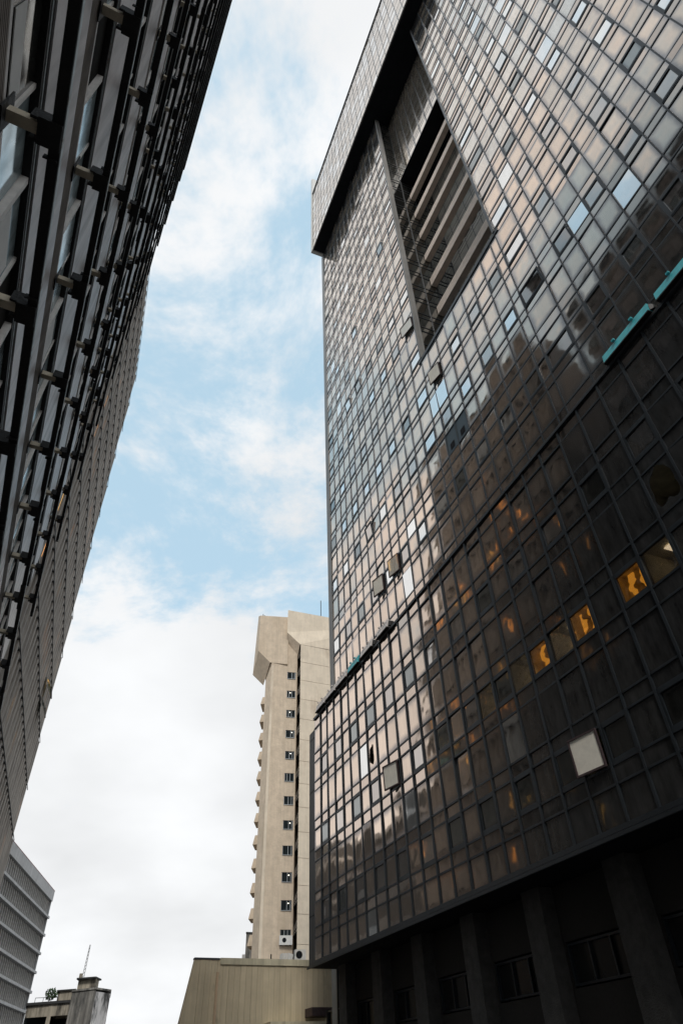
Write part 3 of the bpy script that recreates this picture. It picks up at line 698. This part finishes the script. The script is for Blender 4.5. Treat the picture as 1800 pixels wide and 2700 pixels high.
# ================================================================== beige tower
def bp(b, t, y):
    xx = math.tan(R(b))*y; return (xx, y, t*math.hypot(xx, y)+1.6)
BT = empty('beige_tower', (0, 0, 0), 0, 'tall beige rendered tower with splayed crown and a column of small windows', 'building')
def prism(name, parent, mn, pts, z0, z1):
    n = len(pts); v = [(p[0], p[1], z0) for p in pts]+[(p[0], p[1], z1) for p in pts]
    return mesh(name, parent, mn, v, [(k, (k+1) % n, n+(k+1) % n, n+k) for k in range(n)]+[tuple(range(n))[::-1], tuple(range(n, 2*n))])
def bx2(b, y): return (math.tan(R(b))*y, y)
A0, A1, A2 = bx2(-7.95, 101.0), bx2(-7.42, 99.25), bx2(-4.95, 100.2)
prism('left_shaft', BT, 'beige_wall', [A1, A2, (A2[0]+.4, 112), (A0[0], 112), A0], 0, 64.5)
mesh('corner_strip', BT, 'beige_light', [(A1[0]-.03, A1[1]-.03, 0), (A1[0]+.35, A1[1]+.04, 0), (A1[0]+.35, A1[1]+.04, 56), (A1[0]-.03, A1[1]-.03, 56)], [(0, 1, 2, 3)])
C0 = bx2(-4.63, 99.4); dv = Vector((.906, .422)); FJ = [1.6+(.5853-.034*k)*99.7 for k in range(0, 18)]
C1 = (C0[0]+dv.x*15, C0[1]+dv.y*15)
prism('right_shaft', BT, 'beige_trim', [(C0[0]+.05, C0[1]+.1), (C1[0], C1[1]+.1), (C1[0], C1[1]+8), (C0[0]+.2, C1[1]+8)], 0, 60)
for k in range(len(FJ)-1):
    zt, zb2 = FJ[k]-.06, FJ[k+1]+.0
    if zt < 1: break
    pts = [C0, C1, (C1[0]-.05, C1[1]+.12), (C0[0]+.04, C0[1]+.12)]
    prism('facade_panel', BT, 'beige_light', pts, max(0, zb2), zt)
# slot between the shafts with tilted louvre boxes
S0, S1 = bx2(-4.97, 101.0), bx2(-4.55, 103.0)
prism('slot_wall', BT, 'beige_wall', [(A2[0]-.05, 103.0), (C0[0]+.3, 103.0), (C0[0]+.3, 104), (A2[0]-.05, 104)], 0, 60)
for k in range(16):
    z = FJ[k]-1.75
    xa, xb = A2[0]+.02, C0[0]+.06
    v = [(xa, 100.6, z-.7), (xb, 100.0, z-.2), (xb, 100.0, z+1.7), (xa, 100.6, z+.1), (xa, 102.9, z-.7), (xb, 102.9, z-.2), (xb, 102.9, z+1.7), (xa, 102.9, z+.1)]
    mesh('louvre_box', BT, 'win_dark', v, [(0, 1, 2, 3), (4, 7, 6, 5), (0, 4, 5, 1), (3, 2, 6, 7), (0, 3, 7, 4), (1, 5, 6, 2)])
    for j in range(3):
        t = .2+.3*j
        tube('louvre_bar', BT, 'beige_trim', (xa, 100.55, z-.7+.8*t), (xb, 99.95, z-.2+1.9*t), .035, 5)
    # small window with sliding lights on the left shaft
    zt = 1.6+(.5345-.0317*k*1.0)*100.3; zt = FJ[0]-5.15-3.39*k
    if zt < 9: continue
    e = link('window', None, BT); dx, dy = .978, .208; e.location = (A2[0]-1.62, A2[1]-.40, zt-1.15); e.rotation_euler = (0, 0, R(12))
    box('recess', e, 'win_dark', 0, 1.42, -.012, .10, 0, 1.18)
    off = random.choice((.35, .5, .62, .75))
    for q in ((0, .04), (off, off+.06), (off+.45, off+.50), (1.38, 1.42)): box('frame_bar', e, 'alu', q[0], q[1], -.05, -.014, 0, 1.18)
    box('frame_bar', e, 'alu', 0, 1.42, -.049, -.015, 0, .06); box('lintel', e, 'joint_dark', -.03, 1.45, -.06, 0, 1.18, 1.23)
    if random.random() < .75: box('lamp', e, 'ceiling_lamp', off+.15, off+.30, -.02, -.013, .82, .92)
# crown
def crown(name, mn, front, under, side=None):
    fr = [bp(*p) for p in front]; n = len(fr); v = fr+[(p[0], 110, p[2]) for p in fr]
    f = [tuple(range(n))]+[(k, (k+1) % n, n+(k+1) % n, n+k) for k in range(n)]
    mesh(name, BT, mn, v, f)
    for q in under: mesh(name+'_underside', BT, 'beige_wall', [bp(*p) for p in q], [tuple(range(len(q)))])
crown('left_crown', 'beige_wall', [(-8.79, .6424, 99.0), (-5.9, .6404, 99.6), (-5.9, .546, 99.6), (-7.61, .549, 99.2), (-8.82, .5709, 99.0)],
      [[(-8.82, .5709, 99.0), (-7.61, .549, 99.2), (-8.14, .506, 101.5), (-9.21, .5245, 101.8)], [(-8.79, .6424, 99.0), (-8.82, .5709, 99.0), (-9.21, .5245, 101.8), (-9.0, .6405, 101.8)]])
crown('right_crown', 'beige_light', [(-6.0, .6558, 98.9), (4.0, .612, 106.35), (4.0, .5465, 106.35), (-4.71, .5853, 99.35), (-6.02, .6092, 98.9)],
      [[(-6.02, .6092, 98.9), (-4.71, .5853, 99.35), (-5.03, .5489, 100.9), (-6.08, .5681, 100.9)]])
for k in range(13):
    zt = 1.6+(.4918-.0305*k)*101.5
    xl = A0[0]-.04; y0 = 101.7
    v = [(xl-.75, y0+.2, zt-1.25), (xl+.3, y0, zt-1.25), (xl+.3, y0, zt), (xl-.45, y0+.2, zt), (xl-.75, y0+3.2, zt-1.25), (xl+.3, y0+3.2, zt-1.25), (xl+.3, y0+3.2, zt), (xl-.45, y0+3.2, zt)]
    mesh('window_hood', BT, 'beige_wall', v, [(0, 1, 2, 3), (4, 7, 6, 5), (0, 4, 5, 1), (3, 2, 6, 7), (0, 3, 7, 4), (1, 5, 6, 2)])
def antenna(p, h, label, arms=0):
    e = empty('roof_antenna', p, 0, label, 'antenna', 'antennas on the beige tower')
    tube('mast', e, 'black_metal', (0, 0, 0), (0, 0, h), .07, 6)
    for k in range(arms): tube('arm', e, 'black_metal', (-.3, 0, h*.6+.35*k), (.35, 0, h*.6+.35*k+.15), .06, 5)
P = bp(-8.55, .6424, 101); antenna((P[0], 101, 65.5), 2.0, 'small branched antenna at the left end of the beige tower roof', 2)
P = bp(-7.85, .6424, 101); antenna((P[0], 101, 65.5), 1.4, 'short antenna stub second from the left on the beige tower roof', 1)
P = bp(-3.95, .6424, 101); antenna((P[0], 101.5, 66.6), .9, 'short stubby antenna in the middle of the beige tower roof', 1)
P = bp(-2.62, .6424, 101); antenna((P[0], 102.5, 66.8), 4.2, 'tall thin antenna rod beside the glass tower on the beige tower roof')

# ================================================================== olive panelled building in front of the beige tower
OB = empty('olive_panelled_building', (0, 0, 0), 0, 'low olive drab building of vertical panels with a raked left end', 'building')
od = Vector((math.sin(R(66)), math.cos(R(66)), 0)); O0 = Vector((math.tan(R(-10.15))*46, 46, 0))
def opt(b):                                    # point on the olive wall line at a bearing
    d = Vector((math.sin(R(b)), math.cos(R(b)), 0)); nn = Vector((od.y, -od.x, 0)); return d*(O0.dot(nn)/d.dot(nn))
PL, PR, PB = opt(-12.0), opt(-1.9), opt(-13.3)
on = Vector((od.y, -od.x, 0))                  # towards the camera side
if on.y > 0: on = -on
ztop = 1.6+.1278*O0.length
npan = 25
for k in range(npan):
    a = PL.lerp(PR, k/npan); b = PL.lerp(PR, (k+1)/npan); g = od*.006
    al, bl = a+g, b-g; dep = -on*.25
    off = on*random.uniform(0, .012)
    v = []
    for q in (al, bl):
        for dd in (Vector(), dep):
            for z in (0, ztop): v.append((q.x+dd.x+off.x, q.y+dd.y+off.y, z))
    if k == 0:
        for i in (0, 2): v[i] = (v[i][0]+(PB-PL).x*1.3, v[i][1]+(PB-PL).y*1.3, 0)
    mesh('wall_panel', OB, 'olive', v, [(0, 4, 5, 1), (2, 3, 7, 6), (0, 1, 3, 2), (4, 6, 7, 5), (1, 5, 7, 3), (0, 2, 6, 4)])
q0, q1 = PL-on*.27, PR-on*.27
mesh('backing', OB, 'roof_dark', [(q0.x, q0.y, 0), (q1.x, q1.y, 0), (q1.x, q1.y, ztop-.05), (q0.x, q0.y, ztop-.05), (q0.x, q0.y+9, 0), (q1.x, q1.y+9, 0), (q1.x, q1.y+9, ztop-.05), (q0.x, q0.y+9, ztop-.05)], [(0, 1, 2, 3), (3, 2, 6, 7), (0, 3, 7, 4), (1, 5, 6, 2)])
def obar(name, mn, p, q, proud, z0, z1, back=.4):
    v = []
    for s in (p, q):
        for dd in (on*proud, -on*back):
            for z in (z0, z1): v.append((s.x+dd.x, s.y+dd.y, z))
    return mesh(name, OB, mn, v, [(0, 4, 5, 1), (2, 3, 7, 6), (0, 1, 3, 2), (4, 6, 7, 5), (1, 5, 7, 3), (0, 2, 6, 4)])
PM = opt(-10.15)
obar('coping', 'dark_cap', PL, PM-od*.05, .04, ztop+.002, ztop+.09); obar('coping', 'olive_cap', PM, PR, .07, ztop-.22, ztop+.10)
tube('drain_pipe', OB, 'pipe', (opt(-10.3).x+on.x*.12, opt(-10.3).y+on.y*.12, 0), (opt(-10.3).x+on.x*.12, opt(-10.3).y+on.y*.12, ztop-.62), .075, 10)
for z in (2.0, 4.2): tube('pipe_collar', OB, 'pipe', (opt(-10.3).x+on.x*.12, opt(-10.3).y+on.y*.12, z), (opt(-10.3).x+on.x*.12, opt(-10.3).y+on.y*.12, z+.12), .10, 10)
CA, CB = opt(-4.0), opt(-2.35)
obar('canopy', 'brown_metal', CA, CB, 1.2, 4.85, 5.25); obar('canopy_edge', 'olive_cap', CA-od*2.5, CB+od*.2, 1.25, 4.45, 4.6)
tube('roof_lamp', OB, 'black_metal', (opt(-6.5).x, opt(-6.5).y, ztop), (opt(-6.5).x, opt(-6.5).y, ztop+.35), .04, 6)

# air conditioners standing on the olive roof / hung on the beige tower
def ac(p, rz, tilt, w_, h_, fans, label):
    e = empty('air_conditioner', p, rz, label, 'air conditioner', 'air conditioners at the foot of the beige tower'); e.rotation_euler = (0, R(tilt), rz)
    box('casing', e, 'white_paint', -w_/2, w_/2, 0, .35, .06, h_)
    for k in range(fans):
        z = .06+(h_-.06)*(k+.5)/fans; r = min(.27, w_*.3); n = 14
        v = [(-w_*.12+r*math.cos(2*math.pi*i/n), -.012, z+r*math.sin(2*math.pi*i/n)) for i in range(n)]+[(-w_*.12+r*math.cos(2*math.pi*i/n), -.002, z+r*math.sin(2*math.pi*i/n)) for i in range(n)]
        mesh('fan_grille', e, 'soffit_black', v, [tuple(range(n))]+[(i, (i+1) % n, n+(i+1) % n, n+i) for i in range(n)])
    for x in (-w_*.35, w_*.35): box('foot', e, 'roof_dark', x-.04, x+.04, 0, .35, 0, .06)
def at(b, t, y): return Vector(bp(b, t, y))
q = at(-5.45, .142, 99.6); ac((q.x, q.y, q.z), R(10), 0, 1.7, 1.1, 1, 'white air conditioner hung on the beige wall below the lowest small window')
for i, (b, lab) in enumerate(((-5.62, 'leftmost of three leaning white air conditioners on the olive roof'), (-5.40, 'middle of three leaning white air conditioners on the olive roof'), (-5.18, 'rightmost of three leaning white air conditioners on the olive roof'))):
    p = at(b, .1270, 52); ac((p.x, p.y, ztop+.0), R(35), 8, .35, 1.0, 0, lab)
p = at(-4.35, .13, 52.5); ac((p.x, p.y, ztop), R(15), 0, .75, 1.25, 2, 'tall white air conditioner with two dark fans on the olive roof')
p = at(-3.3, .13, 53); ac((p.x, p.y, ztop-.3), R(15), 0, .8, .9, 1, 'white air conditioner low behind the olive coping, left of the last one')
p = at(-2.5, .13, 54); ac((p.x, p.y, ztop-.3), R(15), 0, .9, .9, 1, 'white air conditioner nearest the glass tower corner on the olive roof')

# dark annexe behind the beige tower
DA = empty('stained_annexe', (0, 0, 0), 0, 'narrow dark stained block peeping out left of the beige tower foot', 'building')
prism('wall', DA, 'stained', [bx2(-8.40, 118), bx2(-7.2, 119), bx2(-7.2, 127), bx2(-8.2, 127)], 0, 20.2)
prism('wall_cap', DA, 'roof_dark', [bx2(-8.43, 117.9), bx2(-7.2, 118.9), bx2(-7.2, 127), bx2(-8.2, 127)], 20.2, 20.4)
prism('bracket_box', DA, 'white_concrete', [bx2(-8.62, 118), bx2(-8.38, 118), bx2(-8.38, 119), bx2(-8.62, 119)], 16.6, 17.5)
prism('low_block', DA, 'roof_dark', [bx2(-9.6, 112), bx2(-8.0, 112), bx2(-8.0, 116), bx2(-9.6, 116)], 0, 15.9)

# ================================================================== white finned building
WB = empty('white_finned_building', (0, 0, 0), R(90+9.3), 'pale seven storey office building with rows of thin vertical fins', 'building')
hd = R(-9.3); wc = Vector((math.sin(R(-22.55))*182, math.cos(R(-22.55))*182, 0)); wh = Vector((math.sin(hd), math.cos(hd), 0)); wn = Vector((-wh.y, wh.x, 0))
wx1 = wc.dot(wh); wy = wc.dot(wn); wx0 = wx1-62; WT = .1994*182+1.6; fh = 3.40
box('block', WB, 'back_grey', wx0, wx1-.3, wy+.64, wy+18, 0, WT-1.5)
box('end_wall', WB, 'white_concrete', wx1-.3, wx1, wy+.2, wy+18, 0, WT-.2)
zt = WT-2.05
for k in range(10):
    a, b = wx0+6.2*k, wx0+6.2*(k+1); box('parapet_panel', WB, 'white_concrete', a+.03, b-.03, wy, wy+.6, zt, WT)
box('roof_trim', WB, 'red_line', wx0, wx1, wy-.03, wy+.6, WT, WT+.10)
fin_me = None
bays = int(62/1.45)
for r_ in range(9):
    z1 = zt-fh*r_; z0 = z1-fh
    if z0 < 0: break
    box('floor_band', WB, 'white_concrete', wx0, wx1+.02, wy-.18, wy+.75, z0-.02, z0+.42)
    if fin_me is None:
        v = [(-.10, .36, .42), (.10, .36, .42), (.10, .62, .42), (-.10, .62, .42), (-.07, .40, 2.5), (.07, .40, 2.5), (.07, .62, 2.5), (-.07, .62, 2.5), (-.22, .52, fh-.02), (.22, .52, fh-.02), (.22, .68, fh-.02), (-.22, .68, fh-.02)]
        fin_me = bpy.data.meshes.new('fin'); fin_me.from_pydata(v, [], [(0, 1, 5, 4), (1, 2, 6, 5), (3, 0, 4, 7), (4, 5, 9, 8), (5, 6, 10, 9), (7, 4, 8, 11)]); fin_me.materials.append(MATS['fin_white'])
    lo = 6 if r_ < 8 else 40
    more = []
    for i in range(bays):
        xx = wx0+1.45*(i+.5)
        if i >= lo and r_ < 8:
            o = link('facade_fin', fin_me, WB); o.location = (xx, wy, z0)
        else: more.append((xx-.08, xx+.08, wy+.36, wy+.62, z0+.42, z1-.03))
    if more: tag(boxes_mesh('facade_fins', WB, 'fin_white', more), kind='stuff')

# ================================================================== stained old building, low left
SB = empty('stained_concrete_building', (0, 0, 0), 0, 'old black stained concrete block with a roof tank room and balcony wing', 'building')
SD = 92
def sp(b, y): return bx2(b, y)
prism('block', SB, 'stained', [sp(-19.96, SD+1.5), sp(-18.45, SD), sp(-18.6, SD+9), sp(-19.9, SD+9)], 0, 11.2)
prism('end_wall', SB, 'stained_white', [sp(-18.44, SD), sp(-17.45, SD+2.6), sp(-17.45, SD+9), sp(-18.5, SD+9)], 0, 11.0)
prism('coping', SB, 'stained', [sp(-20.0, SD+1.4), sp(-18.45, SD-.1), sp(-17.42, SD+2.6), sp(-17.42, SD+9), (sp(-19.96, SD)[0]+1, SD+9)], 11.2, 11.38)
prism('tank_room', SB, 'stained_tan', [sp(-19.7, SD+1.6), sp(-18.55, SD+1.0), sp(-18.35, SD+3), sp(-19.5, SD+4)], 11.38, 12.35)
prism('tank_room_roof', SB, 'roof_dark', [sp(-19.85, SD+1.2), sp(-18.6, SD+.6), sp(-18.2, SD+3), sp(-19.5, SD+4.5)], 12.35, 12.5)
prism('roof_room', SB, 'stained_tan', [sp(-20.85, SD+4), sp(-19.8, SD+3.4), sp(-19.8, SD+7), sp(-20.85, SD+7)], 8.9, 11.55)
prism('roof_room_slab', SB, 'roof_dark', [sp(-20.95, SD+3.8), sp(-19.75, SD+3.2), sp(-19.75, SD+7), sp(-20.95, SD+7)], 11.55, 11.68)
prism('wing_parapet', SB, 'stained_tan', [sp(-22.6, SD+3.2), sp(-19.97, SD+1.6), sp(-19.9, SD+2.0), sp(-22.6, SD+3.6)], 9.05, 10.2)
prism('wing_roof', SB, 'roof_dark', [sp(-22.7, SD+3.0), sp(-19.97, SD+1.4), sp(-19.9, SD+8), sp(-22.6, SD+8)], 10.2, 10.45)
prism('wing_recess', SB, 'win_dark', [sp(-22.6, SD+5.2), sp(-19.97, SD+3.6), sp(-19.9, SD+8), sp(-22.6, SD+8)], 0, 10.2)
prism('balcony_wall', SB, 'stained_tan', [sp(-22.6, SD+3.2), sp(-19.97, SD+1.6), sp(-19.9, SD+2.0), sp(-22.6, SD+3.6)], 5.9, 7.6)
prism('wing_pier', SB, 'stained_tan', [sp(-21.25, SD+2.3), sp(-21.0, SD+2.2), sp(-21.0, SD+5), sp(-21.25, SD+5)], 0, 10.18)
prism('balcony_wall', SB, 'stained_tan', [sp(-22.6, SD+3.2), sp(-19.97, SD+1.6), sp(-19.9, SD+2.0), sp(-22.6, SD+3.6)], 2.6, 4.2)
tube('vent_pipe', SB, 'stained_tan', (*sp(-19.6, SD+2), 12.4), (*sp(-19.6, SD+2), 13.0), .22, 8)
e = empty('lattice_mast', (*sp(-19.45, SD+2), 12.5), 0, 'thin lattice radio mast leaning on the stained building roof', 'mast'); e.rotation_euler = (0, R(2), 0)
for dx in (-.11, .11): tube('leg', e, 'black_metal', (dx, 0, 0), (dx*.4, 0, 3.4), .028, 5)
for k in range(9): tube('brace', e, 'black_metal', (-.11*(1-k*.06), 0, .35*k+.1), (.11*(1-k*.06), 0, .35*k+.35), .022, 5)
for k in range(4):
    b0 = -22.2+.5*k
    tube('roof_rail', SB, 'black_metal', (*sp(b0, SD+4), 10.45), (*sp(b0, SD+4), 11.0), .03, 5)
tube('roof_rail', SB, 'black_metal', (*sp(-22.2, SD+4), 11.0), (*sp(-20.7, SD+4), 11.0), .03, 5)
pl = empty('roof_plant', (*sp(-21.35, SD+3.4), 10.4), 0, 'small green bush growing on the stained building roof edge', 'plant')
tube('stem', pl, 'bark', (0, 0, 0), (.1, 0, .7), .05, 6)
lv = []
rnd = random.Random(4)
for k in range(240):
    while True:
        d = Vector((rnd.uniform(-1, 1), rnd.uniform(-1, 1), rnd.uniform(-1, 1)))
        if .3 < d.length < 1: break
    c0 = Vector((.15+d.x*.75, d.y*.6, .85+d.z*.62)); a = Vector((rnd.uniform(-1, 1), rnd.uniform(-1, 1), rnd.uniform(-1, 1))).normalized()*.13; b = a.orthogonal().normalized()*.08
    lv.append([tuple(c0-a), tuple(c0-b), tuple(c0+a), tuple(c0+b)])
tag(quads('foliage', pl, 'leaf', lv), kind='stuff')
